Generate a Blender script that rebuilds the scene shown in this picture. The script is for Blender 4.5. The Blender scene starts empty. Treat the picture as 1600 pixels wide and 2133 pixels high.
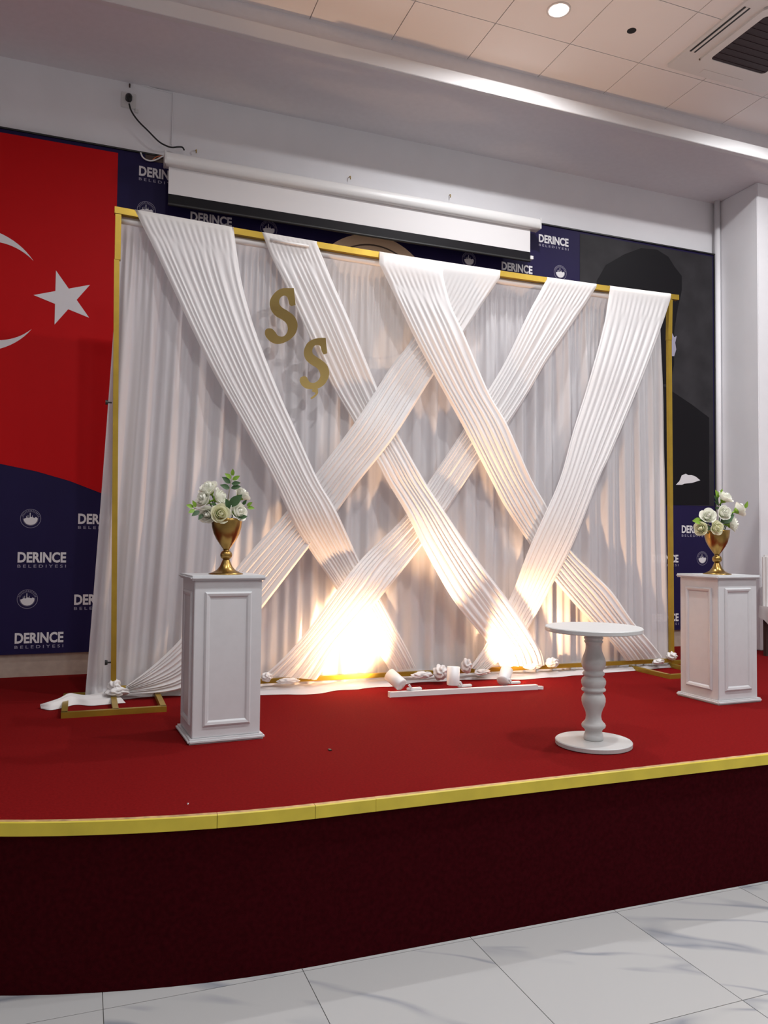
import bpy, bmesh, math, random
from mathutils import Vector, Matrix, noise
random.seed(7)
PI = math.pi
scene = bpy.context.scene
COL = scene.collection

# ------------------------------------------------------------------ camera
W, H = 1600.0, 2133.0
F, YAW, PITCH, ROLL = 1635.0, .3631, .0385, .0103
CAM = Vector((0, 0, 1.6))
SZ = 0.6                                     # stage height
fw = Vector((math.sin(YAW)*math.cos(PITCH), math.cos(YAW)*math.cos(PITCH), math.sin(PITCH)))
_r = Vector((math.cos(YAW), -math.sin(YAW), 0)); _u = _r.cross(fw)
cr = _r*math.cos(ROLL) + _u*math.sin(ROLL)
cu = -_r*math.sin(ROLL) + _u*math.cos(ROLL)
cam_d = bpy.data.cameras.new('camera'); cam = bpy.data.objects.new('camera', cam_d); COL.objects.link(cam)
cam_d.sensor_fit = 'HORIZONTAL'; cam_d.sensor_width = 36; cam_d.lens = 36*F/W
m = Matrix((cr, cu, -fw)).transposed().to_4x4(); m.translation = CAM; cam.matrix_world = m
cam_d.clip_start = .05; scene.camera = cam
def ray(x, y): return fw*F + cr*(x-W/2) - cu*(y-H/2)
def onz(x, y, z): d = ray(x, y); return CAM + d*((z-CAM.z)/d.z)
def ony(x, y, Y): d = ray(x, y); return CAM + d*((Y-CAM.y)/d.y)

# ------------------------------------------------------------------ world, exposure
wd = bpy.data.worlds.new('hall_air'); scene.world = wd; wd.use_nodes = True
bg = wd.node_tree.nodes['Background']; bg.inputs[0].default_value = (.9, .93, 1, 1); bg.inputs[1].default_value = .05
scene.view_settings.view_transform = 'Standard'; scene.view_settings.look = 'None'
scene.view_settings.gamma = 1; scene.view_settings.use_curve_mapping = False
scene.view_settings.exposure = 0.2
DOWN_W = 60.0            # watts of one ceiling downlight
SPOT_W = (135.0, 190.0, 110.0)   # watts of the three floor spots
WARM = (1.0, .60, .32)

# ------------------------------------------------------------------ materials
def mat(name, col, rough=.6, metal=0, spec=.5, noise_amt=0, noise_scale=20, bump=0, bump_scale=200, coat=0):
    M = bpy.data.materials.new(name); M.use_nodes = True
    nt = M.node_tree; b = nt.nodes['Principled BSDF']
    b.inputs['Base Color'].default_value = (*col, 1); b.inputs['Roughness'].default_value = rough
    b.inputs['Metallic'].default_value = metal; b.inputs['Specular IOR Level'].default_value = spec
    b.inputs['Coat Weight'].default_value = coat
    tc = nt.nodes.new('ShaderNodeTexCoord')
    if noise_amt:
        n = nt.nodes.new('ShaderNodeTexNoise'); n.inputs['Scale'].default_value = noise_scale; n.inputs['Detail'].default_value = 6
        nt.links.new(tc.outputs['Object'], n.inputs['Vector'])
        mr = nt.nodes.new('ShaderNodeMapRange'); mr.inputs['From Min'].default_value = .3; mr.inputs['From Max'].default_value = .7
        mr.inputs['To Min'].default_value = 1-noise_amt; mr.inputs['To Max'].default_value = 1+noise_amt
        nt.links.new(n.outputs['Fac'], mr.inputs['Value'])
        mx = nt.nodes.new('ShaderNodeVectorMath'); mx.operation = 'SCALE'; mx.inputs[0].default_value = col
        nt.links.new(mr.outputs['Result'], mx.inputs['Scale']); nt.links.new(mx.outputs[0], b.inputs['Base Color'])
    if bump:
        n2 = nt.nodes.new('ShaderNodeTexNoise'); n2.inputs['Scale'].default_value = bump_scale; n2.inputs['Detail'].default_value = 3
        nt.links.new(tc.outputs['Object'], n2.inputs['Vector'])
        bp = nt.nodes.new('ShaderNodeBump'); bp.inputs['Strength'].default_value = bump; bp.inputs['Distance'].default_value = .003
        nt.links.new(n2.outputs['Fac'], bp.inputs['Height']); nt.links.new(bp.outputs['Normal'], b.inputs['Normal'])
    return M
def emis(name, col, s):
    M = bpy.data.materials.new(name); M.use_nodes = True; nt = M.node_tree
    e = nt.nodes.new('ShaderNodeEmission'); e.inputs[0].default_value = (*col, 1); e.inputs[1].default_value = s
    nt.links.new(e.outputs[0], nt.nodes['Material Output'].inputs[0]); return M
def cloth(name, col, trans=.35, clear=.08, weave=900):
    M = bpy.data.materials.new(name); M.use_nodes = True; nt = M.node_tree; nt.nodes.remove(nt.nodes['Principled BSDF'])
    d = nt.nodes.new('ShaderNodeBsdfDiffuse'); t = nt.nodes.new('ShaderNodeBsdfTranslucent'); c = nt.nodes.new('ShaderNodeBsdfTransparent')
    d.inputs[0].default_value = (*col, 1); t.inputs[0].default_value = (*col, 1)
    a = nt.nodes.new('ShaderNodeMixShader'); a.inputs[0].default_value = trans
    nt.links.new(d.outputs[0], a.inputs[1]); nt.links.new(t.outputs[0], a.inputs[2])
    g = nt.nodes.new('ShaderNodeBsdfGlossy'); g.inputs['Roughness'].default_value = .45; g.inputs[0].default_value = (*col, 1)
    a2 = nt.nodes.new('ShaderNodeMixShader'); a2.inputs[0].default_value = .04
    nt.links.new(a.outputs[0], a2.inputs[1]); nt.links.new(g.outputs[0], a2.inputs[2])
    b = nt.nodes.new('ShaderNodeMixShader'); b.inputs[0].default_value = clear
    nt.links.new(a2.outputs[0], b.inputs[1]); nt.links.new(c.outputs[0], b.inputs[2])
    nt.links.new(b.outputs[0], nt.nodes['Material Output'].inputs[0]); return M
def marble():
    M = mat('marble', (.72, .715, .71), .22, noise_amt=.02); nt = M.node_tree; b = nt.nodes['Principled BSDF']
    tc = nt.nodes.new('ShaderNodeTexCoord'); oi = nt.nodes.new('ShaderNodeObjectInfo')
    off = nt.nodes.new('ShaderNodeVectorMath'); off.operation = 'MULTIPLY_ADD'
    off.inputs[1].default_value = (1, 1, 1)
    cmb = nt.nodes.new('ShaderNodeCombineXYZ'); mu = nt.nodes.new('ShaderNodeMath'); mu.operation = 'MULTIPLY'; mu.inputs[1].default_value = 37
    nt.links.new(oi.outputs['Random'], mu.inputs[0]); nt.links.new(mu.outputs[0], cmb.inputs[0]); nt.links.new(mu.outputs[0], cmb.inputs[1])
    nt.links.new(tc.outputs['Object'], off.inputs[0]); nt.links.new(cmb.outputs[0], off.inputs[2])
    mp = nt.nodes.new('ShaderNodeMapping'); mp.vector_type = 'TEXTURE'; mp.inputs['Rotation'].default_value = (0, 0, -.55); mp.inputs['Scale'].default_value = (2.4, .55, 1)
    nt.links.new(off.outputs[0], mp.inputs[0])
    nz = nt.nodes.new('ShaderNodeTexNoise'); nz.inputs['Scale'].default_value = 1.25; nz.inputs['Detail'].default_value = 3; nz.inputs['Distortion'].default_value = .25
    nt.links.new(mp.outputs[0], nz.inputs['Vector'])
    r = nt.nodes.new('ShaderNodeValToRGB'); e = r.color_ramp.elements
    e[0].position = .47; e[0].color = (.45, .443, .438, 1); e[1].position = .525; e[1].color = (.45, .443, .438, 1)
    k = e.new(.5); k.color = (.26, .27, .30, 1)
    nz2 = nt.nodes.new('ShaderNodeTexNoise'); nz2.inputs['Scale'].default_value = 2.2; nt.links.new(off.outputs[0], nz2.inputs['Vector'])
    r2 = nt.nodes.new('ShaderNodeValToRGB'); r2.color_ramp.elements[0].position = .40; r2.color_ramp.elements[1].position = .55
    nt.links.new(nz2.outputs['Fac'], r2.inputs[0])
    mx = nt.nodes.new('ShaderNodeMix'); mx.data_type = 'RGBA'; mx.inputs[6].default_value = (.45, .443, .438, 1)
    nt.links.new(nz.outputs['Fac'], r.inputs[0]); nt.links.new(r2.outputs[0], mx.inputs[0]); nt.links.new(r.outputs[0], mx.inputs[7])
    nt.links.new(mx.outputs[2], b.inputs['Base Color']); return M
M = dict(
    wall=mat('wall_paint', (.84, .83, .85), .7, noise_amt=.025, noise_scale=3, bump=.06),
    beige=mat('beige_plaster', (.42, .33, .27), .7, noise_amt=.08, bump=.1),
    soffit=mat('soffit_paint', (.76, .74, .77), .75, noise_amt=.02),
    lip=mat('white_lacquer', (.80, .79, .79), .25),
    tile=mat('ceiling_tile', (.86, .84, .84), .85, bump=.25, bump_scale=350),
    grout=mat('grout', (.22, .21, .20), .9, noise_amt=.1),
    cgrid=mat('ceiling_grid', (.40, .37, .36), .8),
    marble=marble(),
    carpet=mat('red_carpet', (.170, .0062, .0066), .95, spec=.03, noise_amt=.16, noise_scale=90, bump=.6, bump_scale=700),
    skirt=mat('shaded_carpet', (.034, .0018, .0034), .95, spec=.03, noise_amt=.22, noise_scale=60, bump=.5, bump_scale=500),  # same red carpet on the stage front, its shade put into a darker base
    yellow=mat('yellow_trim', (.60, .47, .04), .35, noise_amt=.1, noise_scale=8),
    scuff=mat('worn_trim', (.45, .27, .12), .5, noise_amt=.35, noise_scale=30),
    gold=mat('gold_paint', (.42, .275, .03), .34, metal=.55, noise_amt=.08, noise_scale=12),
    brass=mat('brushed_brass', (.33, .205, .06), .28, metal=.95, noise_amt=.08),
    mirror=mat('gold_mirror', (.80, .60, .22), .05, metal=1.0),
    white=mat('white_lacquered_wood', (.61, .615, .625), .38, noise_amt=.02),
    sheer=cloth('sheer_voile', (.86, .84, .85), .30, .12),
    sash=cloth('white_chiffon', (.90, .885, .88), .33, .03),
    knot=cloth('gathered_chiffon', (.84, .815, .80), .2, 0),
    cream=mat('cream_lacquer', (.53, .525, .515), .42, noise_amt=.02),
    plastic=mat('white_plastic', (.74, .73, .72), .35),
    black=mat('black_plastic', (.012, .012, .012), .5),
    dark=mat('dark_grille', (.028, .014, .018), .6, noise_amt=.3, noise_scale=150),
    navy=mat('navy_print', (.016, .011, .055), .5, spec=.12, noise_amt=.05, noise_scale=3),
    red=mat('flag_red_print', (.50, .004, .006), .5, spec=.12),
    pwhite=mat('white_print', (.72, .70, .72), .5),
    pgrey=mat('grey_print', (.33, .31, .40), .5),
    charcoal=mat('charcoal_print', (.030, .028, .031), .55, spec=.15, noise_amt=.3, noise_scale=4),
    ink=mat('black_print', (.007, .006, .008), .55, spec=.15),
    pgold=mat('gold_print', (.72, .52, .34), .5, noise_amt=.1, noise_scale=5),
    pbrown=mat('brown_print', (.10, .06, .04), .5),
    screen=mat('screen_fabric', (.74, .72, .72), .8),
    petal=cloth('white_petal', (.93, .93, .84), .3, 0),
    petal2=cloth('cream_petal', (.90, .89, .66), .3, 0),
    leaf=mat('dark_leaf', (.035, .09, .025), .5, noise_amt=.25, noise_scale=40),
    leaf2=mat('young_leaf', (.20, .36, .03), .5, noise_amt=.2, noise_scale=40),
    stem=mat('grey_stem', (.36, .32, .26), .7),
    lamp=emis('downlight_glow', (1, .96, .92), 40),
    spotglow=emis('spot_glow', (1, .72, .42), 18),
    wood=mat('dark_wood', (.05, .025, .02), .5),
    copper=mat('wire_copper', (.5, .15, .06), .4),
)

# ------------------------------------------------------------------ helpers
def link(o, parent=None):
    COL.objects.link(o)
    if parent is not None: o.parent = parent
    return o
def mobj(name, bm, mt, parent=None, smooth=False):
    me = bpy.data.meshes.new(name); bm.normal_update(); bm.to_mesh(me); bm.free()
    if smooth: me.polygons.foreach_set('use_smooth', [True]*len(me.polygons))
    if mt is not None: me.materials.append(M[mt] if isinstance(mt, str) else mt)
    return link(bpy.data.objects.new(name, me), parent)
def tag(o, label, cat, group=None):
    o['label'] = label; o['category'] = cat
    if group: o['group'] = group
    return o
def thing(name, label, cat, loc=(0, 0, 0), rz=0, group=None):
    o = bpy.data.objects.new(name, None); o.empty_display_size = .1; link(o)
    o.location = loc; o.rotation_euler = (0, 0, rz); return tag(o, label, cat, group)
def structure(o): o['kind'] = 'structure'; return o
def bx(bm, x0, x1, y0, y1, z0, z1, bev=0):
    r = bmesh.ops.create_cube(bm, size=1)
    for v in r['verts']: v.co = Vector((x0+(v.co.x+.5)*(x1-x0), y0+(v.co.y+.5)*(y1-y0), z0+(v.co.z+.5)*(z1-z0)))
    if bev:
        es = list({e for v in r['verts'] for e in v.link_edges})
        bmesh.ops.bevel(bm, geom=es, offset=bev, segments=2, affect='EDGES')
    return bm
def box(name, x0, x1, y0, y1, z0, z1, mt, parent=None, bev=0):
    return mobj(name, bx(bmesh.new(), x0, x1, y0, y1, z0, z1, bev), mt, parent)
def lathe(bm, prof, n=40, c=(0, 0, 0)):
    rings = []
    for r, z in prof:
        rings.append([bm.verts.new((c[0]+r*math.cos(2*PI*k/n), c[1]+r*math.sin(2*PI*k/n), c[2]+z)) for k in range(n)])
    for a, b in zip(rings, rings[1:]):
        for k in range(n): bm.faces.new((a[k], a[(k+1) % n], b[(k+1) % n], b[k]))
    bm.faces.new(rings[0][::-1]); bm.faces.new(rings[-1]); return bm
def tube(bm, pts, rad, n=8, cap=True):
    pts = [Vector(p) for p in pts]; rings = []
    rads = rad if isinstance(rad, (list, tuple)) else [rad]*len(pts)
    up = None
    for i, p in enumerate(pts):
        t = (pts[min(i+1, len(pts)-1)] - pts[max(i-1, 0)]).normalized()
        if up is None: up = t.orthogonal().normalized()
        up = (up - t*up.dot(t)).normalized(); s = t.cross(up)
        rings.append([bm.verts.new(p + (up*math.cos(2*PI*k/n) + s*math.sin(2*PI*k/n))*rads[i]) for k in range(n)])
    for a, b in zip(rings, rings[1:]):
        for k in range(n): bm.faces.new((a[k], a[(k+1) % n], b[(k+1) % n], b[k]))
    if cap: bm.faces.new(rings[0][::-1]); bm.faces.new(rings[-1])
    return bm
def bar(bm, a, b, w, h=None):                         # square tube between two points
    a, b = Vector(a), Vector(b); h = h or w; t = (b-a).normalized()
    ref = Vector((0, 0, 1)) if abs(t.z) < .9 else Vector((0, 1, 0))
    s = t.cross(ref).normalized(); q = s.cross(t)
    vs = [bm.verts.new(p + s*w/2*i + q*h/2*j) for p in (a, b) for i, j in ((-1, -1), (1, -1), (1, 1), (-1, 1))]
    for f in ((0, 1, 2, 3), (7, 6, 5, 4), (0, 4, 5, 1), (1, 5, 6, 2), (2, 6, 7, 3), (3, 7, 4, 0)): bm.faces.new([vs[k] for k in f])
    bmesh.ops.recalc_face_normals(bm, faces=bm.faces[:]); return bm
def catmull(pts, n, closed=False):
    out = []; N = len(pts)
    for i in range(N if closed else N-1):
        g = (lambda k: pts[k % N]) if closed else (lambda k: pts[max(0, min(N-1, k))])
        p0, p1, p2, p3 = [Vector(g(i+k)) for k in (-1, 0, 1, 2)]
        for j in range(n):
            t = j/n
            out.append(.5*((2*p1)+(p2-p0)*t+(2*p0-5*p1+4*p2-p3)*t*t+(3*p1-p0-3*p2+p3)*t**3))
    if not closed: out.append(Vector(pts[-1]))
    return out
def plate(bm, pts, y, th):                            # x,z outline made a slab whose front is at y
    vs = [bm.verts.new((p[0], y, p[1])) for p in pts]; f = bm.faces.new(vs)
    r = bmesh.ops.extrude_face_region(bm, geom=[f])
    for v in [e for e in r['geom'] if isinstance(e, bmesh.types.BMVert)]: v.co.y += th
    bmesh.ops.triangulate(bm, faces=[q for q in bm.faces if len(q.verts) > 4])
    bmesh.ops.recalc_face_normals(bm, faces=bm.faces[:]); return bm
def copy_tree(o, parent=None):
    c = o.copy(); link(c)
    if parent is not None: c.parent = parent
    for ch in o.children: copy_tree(ch, c)
    return c
def interp(pts, t):
    if t <= pts[0][0]: return pts[0][1]
    for (a, va), (b, vb) in zip(pts, pts[1:]):
        if t <= b: k = (t-a)/(b-a); k = k*k*(3-2*k); return va+(vb-va)*k
    return pts[-1][1]

# ================================================================== THE ROOM
YW, ZS, ZC, YS = 6.30, 5.15, 5.41, 5.38         # back wall, soffit underside, ceiling, soffit front
XL, XR, YF = -4.0, 9.0, -6.0
fl = structure(box('floor', XL, XR, YF, YW+.1, -.12, -.006, 'grout'))
T = .703; x0, y0 = .094, 2.893
tb = bmesh.new(); bx(tb, .0015, T-.0015, -T+.0015, -.0015, -.006, 0, 0); tm = bpy.data.meshes.new('floor_tile'); tb.to_mesh(tm); tb.free(); tm.materials.append(M['marble'])
for i in range(-3, 7):
    for j in range(-1, 4):
        o = link(bpy.data.objects.new('floor_tile', tm), fl); o.location = (x0+i*T, y0-j*T, 0)
structure(box('wall_back', XL, XR, YW, YW+.15, -.1, 5.7, 'wall'))
structure(box('wall_left', XL-.15, XL, YF, YW, -.1, 5.7, 'wall'))
structure(box('wall_front', XL, XR, YF-.15, YF, -.1, 5.7, 'wall'))
wr = structure(box('wall_right', XR, XR+.15, YF, YW, -.1, 5.7, 'wall'))
structure(box('wall_column', 6.05, 7.6, 5.76, YW, SZ+.0045, ZS, 'wall', bev=.006))
structure(box('baseboard_back', XL, 6.05, YW-.03, YW, SZ, .77, 'beige'))
structure(box('trim_1', XL, XR, YS+.05, YW, ZS, 5.7, 'soffit'))
structure(box('trim_2', XL, XR, YS-.004, YS+.05, ZS-.004, ZS+.105, 'lip', bev=.003))
ce = structure(box('ceiling', XL, XR, YF, YS+.05, ZC+.012, 5.7, 'cgrid'))
CT = .641; cx0 = 3.366
tb = bmesh.new(); bx(tb, .003, CT-.003, .003, CT-.003, 0, .012, 0); ctm = bpy.data.meshes.new('ceiling_tile'); tb.to_mesh(ctm); tb.free(); ctm.materials.append(M['tile'])
for i in range(-6, 8):
    for j in range(-4, 2):
        o = link(bpy.data.objects.new('ceiling_tile', ctm), ce); o.location = (cx0+i*CT, 4.328+j*CT, ZC)
box('ceiling_panel', XL, XR, YF, 4.328-4*CT, ZC, ZC+.012, 'tile', ce)
box('ceiling_edge_tile', XL, XR, 4.328+2*CT, YS+.05, ZC, ZC+.012, 'tile', ce) if 4.328+2*CT < YS+.05 else None

# pipe in the corner beside the column
pb = bmesh.new(); tube(pb, [(6.008, 6.235, SZ), (6.008, 6.235, ZS)], .028, 16)
tag(mobj('wall_pipe', pb, 'wall', smooth=True), 'vertical painted pipe in the corner beside the right column', 'pipe')

# ------------------------------------------------------------------ ceiling lamps
def downlight(x, y, label, watts, group):
    t = thing('ceiling_downlight', label, 'ceiling light', (x, y, ZC), 0, group)
    b = bmesh.new(); n = 40
    prof = [(.085, 0), (.085, -.006), (.066, -.008), (.062, .004)]
    lathe(b, prof, n); mobj('trim_ring', b, 'plastic', t, True)
    b = bmesh.new(); lathe(b, [(.060, -.0095), (.060, -.0085)], n); mobj('lens', b, 'lamp', t)
    ld = bpy.data.lights.new('downlight', 'AREA'); ld.shape = 'DISK'; ld.size = .12; ld.energy = watts; ld.color = (.97, .98, 1)
    ld.spread = math.radians(165)
    lo = link(bpy.data.objects.new('downlight', ld), t); lo.location = (0, 0, -.014)
G = 'round downlights in the tiled ceiling'
downlight(3.069, 4.672, 'round recessed ceiling downlight glowing white near the white soffit edge', 46, G)
downlight(5.55, 4.672, 'round recessed downlight beyond the air conditioner', 28, G)
for i, (x, y) in enumerate([(-1.7, 2.3), (.7, 2.3), (3.1, 2.3), (5.5, 2.3), (-1.7, -.1), (.7, -.1), (3.1, -.1), (5.5, -.1), (-1.7, -2.5), (.7, -2.5), (3.1, -2.5), (5.5, -2.5)]):
    downlight(x, y, 'round recessed hall downlight in the ceiling above the audience floor', DOWN_W*(.12 if x < 0 else .6 if x < 1 else 1)*(1 if y > 2 else .5), G)
# dark speaker hole
b = bmesh.new(); lathe(b, [(.028, -.002), (.034, -.001), (.034, .0)], 24)
tag(mobj('ceiling_hole', b, 'black'), 'small round black hole in the ceiling tile beside the air conditioner', 'hole')
bpy.data.objects['ceiling_hole'].location = (3.70, 4.67, ZC)
# air conditioner cassette
ac = thing('air_conditioner', 'white ceiling cassette air conditioner with dark square intake grille', 'air conditioner', (4.72, 4.41, ZC))
def ring_plate(bm, ro, ri, z0, z1, rc, n=6):
    def rr(h, r):
        return [Vector((sx*(h-r)+r*math.cos(a), sy*(h-r)+r*math.sin(a))) for sx, sy, s in ((1, 1, 0), (-1, 1, PI/2), (-1, -1, PI), (1, -1, 1.5*PI)) for a in [s+PI/2*k/n for k in range(n+1)]]
    o, i = rr(ro, rc), rr(ri, rc*.7); N = len(o)
    L = [[bm.verts.new((p.x, p.y, z)) for p in q] for q, z in ((o, z1), (o, z0), (i, z0), (i, z1))]
    for a, b2 in zip(L, L[1:]):
        for k in range(N): bm.faces.new((a[k], a[(k+1) % N], b2[(k+1) % N], b2[k]))
    bmesh.ops.recalc_face_normals(bm, faces=bm.faces[:]); return bm
mobj('frame', ring_plate(bmesh.new(), .50, .335, -.018, 0, .03), 'plastic', ac)
mobj('inner_panel', ring_plate(bmesh.new(), .335, .272, -.034, -.004, .05), 'plastic', ac)
gb = bmesh.new(); bx(gb, -.275, .275, -.275, .275, -.030, -.006); gr = mobj('intake_grille', gb, 'dark', ac)
for k in range(9):
    y = -.25+k*.0625; box('grille_slat', -.272, .272, y-.004, y+.004, -.033, -.029, 'dark', gr)
for s in (-1, 1):
    for d in (.425, .465):
        o = box('air_slot', s*d-.008, s*d+.008, -.27, .27, -.0195, -.012, 'black', ac)
        o = box('air_slot', -.27, .27, s*d-.008, s*d+.008, -.0195, -.012, 'black', ac) if s < 0 else o
    box('flap', s*.445-.010, s*.445+.010, -.27, .27, -.021, -.012, 'plastic', ac)
box('flap', -.20, .20, .41, .46, -.021, -.012, 'plastic', ac)

# ================================================================== STAGE
def stage_edge(off=0):
    pts = []
    R = 3.3; xc = .85
    for k in range(26):
        a = 1.0 - k/25.0*1.0
        pts.append((xc-(R-off)*math.sin(a)*1.0, 2.9+R-(R-off)*math.cos(a)+0))
    return [(x, y+0) for x, y in pts] + [(x, 2.9+off) for x in (1.6, 2.6, 4.0, 6.0, 8.99)]
st = thing('stage', 'low stage covered in red carpet with a yellow front edge', 'stage', (0, 0, 0))
def stage_slab(name, edge, z0, z1, mt):
    b = bmesh.new(); e = edge + [(8.99, YW-.001), (XL+.01, YW-.001), (XL+.01, edge[0][1])]
    vs = [b.verts.new((x, y, z1)) for x, y in e]; f = b.faces.new(vs)
    r = bmesh.ops.extrude_face_region(b, geom=[f])
    for v in [q for q in r['geom'] if isinstance(q, bmesh.types.BMVert)]: v.co.z = z0
    bmesh.ops.recalc_face_normals(b, faces=b.faces[:]); return mobj(name, b, mt, st)
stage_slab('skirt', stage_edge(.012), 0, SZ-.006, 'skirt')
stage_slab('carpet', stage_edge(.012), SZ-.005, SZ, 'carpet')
# yellow nosing in several lengths, butt-jointed where the photo shows joints
def nosing(xa, xb, k):
    full = stage_edge(0); fine = []
    for (ax, ay), (bx_, by) in zip(full, full[1:]):
        n = max(1, int((bx_-ax)/.04))
        for q in range(n): fine.append((ax+(bx_-ax)*q/n, ay+(by-ay)*q/n))
    fine.append(full[-1])
    def yat(x):
        for (ax, ay), (bx_, by) in zip(fine, fine[1:]):
            if ax <= x <= bx_: return ay+(by-ay)*(x-ax)/(bx_-ax)
        return fine[0][1]
    seg = [(xa, yat(xa))]+[p for p in fine if xa+.004 < p[0] < xb-.004]+[(xb, yat(xb))]
    b = bmesh.new(); rows = []
    for i, (x, y) in enumerate(seg):
        a, c = seg[max(0, i-1)], seg[min(len(seg)-1, i+1)]; t = Vector((c[0]-a[0], c[1]-a[1])).normalized(); n = Vector((-t.y, t.x))
        def P(d, z): return b.verts.new((x+n.x*d, y+n.y*d, z))
        wob = .0008*math.sin(i*1.7)
        rows.append([P(.022+wob, SZ), P(.022+wob, SZ+.004), P(0.002, SZ+.004), P(-.002, SZ-.0), P(-.002, SZ-.046), P(.011, SZ-.046)])
    for a, c in zip(rows, rows[1:]):
        for q in range(5):
            f = b.faces.new((a[q], a[q+1], c[q+1], c[q])); f.material_index = 1 if q in (0, 1) else 0
    b.faces.new(rows[0]); b.faces.new(rows[-1][::-1])
    bmesh.ops.recalc_face_normals(b, faces=b.faces[:]); o = mobj('edge_trim', b, 'yellow', st); o.data.materials.append(M['scuff']); return o
for k, (xa, xb) in enumerate([(-1.9, .4715), (.4735, .835), (.837, 1.08), (1.081, 3.3), (3.302, 8.9)]): nosing(xa, xb, k)

# ================================================================== PRINTED BACKDROP BOARD
YP = 6.25
bd = thing('printed_backdrop', 'navy printed backdrop board with flag, logos and dark portrait on the back wall', 'backdrop board', (0, YP, SZ))
def P2(px, py, d=0): p = ony(px, py, YP-d); return (p.x, p.z)
def flat(name, outline, mt, d, parent=bd):            # thin print/panel whose front is d in front of the board; outline in world x,z
    b = plate(bmesh.new(), [(x, z-SZ) for x, z in outline], -d, d*.9 if d < .01 else d)
    return mobj(name, b, mt, parent)
ZB, ZT = .765, 4.585
flat('board', [(XL+.5, ZB), (5.975, ZB), (5.975, ZT), (XL+.5, ZT)], 'navy', .0)if False else box('board', XL+.5, 5.975, 0, YW-YP-.001, ZB-SZ, ZT-SZ, 'navy', bd)
box('top_edge', XL+.5, 5.98, -.012, .045, ZT-SZ, ZT-SZ+.012, 'black', bd)
box('side_edge', 5.968, 5.982, -.008, .045, ZB-SZ, ZT-SZ, 'black', bd)
redl = [(XL+.6, 2.75), (-2.0, 2.36), (-1.2, 2.235), (-.587, 2.136), (-.348, 2.092), (-.12, 2.03), (.101, 1.947), (.166, 1.93), (.166, ZT-.028), (XL+.6, ZT-.028)]
fl_ = flat('flag_print', redl, 'red', .002)
cz, cxo, cxi, RO, RI = 3.387, -.776, -.660, .45, .36
t0 = math.atan2(.2525, -.4045-cxo); t1 = math.atan2(.2525, -.4045-cxi)
cres = [(cxo+RO*math.cos(a), cz+RO*math.sin(a)) for a in [t0+(2*PI-2*t0)*k/60 for k in range(61)]]
cres += [(cxi+RI*math.cos(a), cz+RI*math.sin(a)) for a in [2*PI-t1-(2*PI-2*t1)*k/60 for k in range(1, 60)]]
flat('crescent', cres, 'pwhite', .0035, bd)
star = [(-.184+(.213 if k % 2 == 0 else .0815)*math.cos(PI+k*PI/5), cz+(.213 if k % 2 == 0 else .0815)*math.sin(PI+k*PI/5)) for k in range(10)]
flat('star', star, 'pwhite', .0035, bd)
# portrait print
xp = 4.346
flat('portrait_print', [(xp, 2.0), (5.955, 2.0), (5.955, ZT-.02), (xp, ZT-.02)], 'charcoal', .002)
hat = [P2(*p) for p in [(1244, 640), (1243, 585), (1262, 552), (1300, 530), (1335, 517), (1368, 520), (1392, 535), (1405, 556), (1420, 575), (1420, 605), (1412, 640), (1404, 690), (1404, 760), (1396, 800), (1300, 800)]]
flat('portrait_hat', hat, 'ink', .0035)
sh = [P2(*p) for p in [(1360, 790), (1404, 818), (1440, 842), (1477, 870), (1477, 1052), (1360, 1052)]]
flat('portrait_jacket', sh, 'ink', .003)
hk = [P2(*p) for p in [(1407.5, 1010), (1415, 1002), (1420, 990), (1428, 987), (1433, 989.5), (1440, 989.5), (1449, 993), (1458, 1000.5), (1441, 1006), (1425, 1007.5), (1420, 1010)]]
flat('portrait_handkerchief', hk, 'pwhite', .005)
col_ = [P2(*p) for p in [(1399, 692), (1404, 703), (1409, 700), (1406, 714), (1408, 728), (1404, 742), (1399, 742)]]
flat('portrait_collar', col_, 'pgrey', .005)
# gold disc behind the projection screen
def disc(r0, r1, n=72):
    return r0, r1
def annulus(name, c, r0, r1, mt, d, parent=bd):
    b = bmesh.new(); n = 72
    o = [b.verts.new((c[0]+r1*math.cos(2*PI*k/n), -d, c[1]-SZ+r1*math.sin(2*PI*k/n))) for k in range(n)]
    if r0 <= 0: b.faces.new(o)
    else:
        i = [b.verts.new((c[0]+r0*math.cos(2*PI*k/n), -d, c[1]-SZ+r0*math.sin(2*PI*k/n))) for k in range(n)]
        for k in range(n): b.faces.new((o[k], o[(k+1) % n], i[(k+1) % n], i[k]))
    r = bmesh.ops.extrude_face_region(b, geom=b.faces[:])
    for v in [q for q in r['geom'] if isinstance(q, bmesh.types.BMVert)]: v.co.y += .001
    bmesh.ops.recalc_face_normals(b, faces=b.faces[:]); return mobj(name, b, mt, parent)
dc = (2.258, 3.657)
annulus('gold_disc', dc, 0, .58, 'pgold', .002); annulus('disc_line', dc, .482, .495, 'pbrown', .003)
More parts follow.
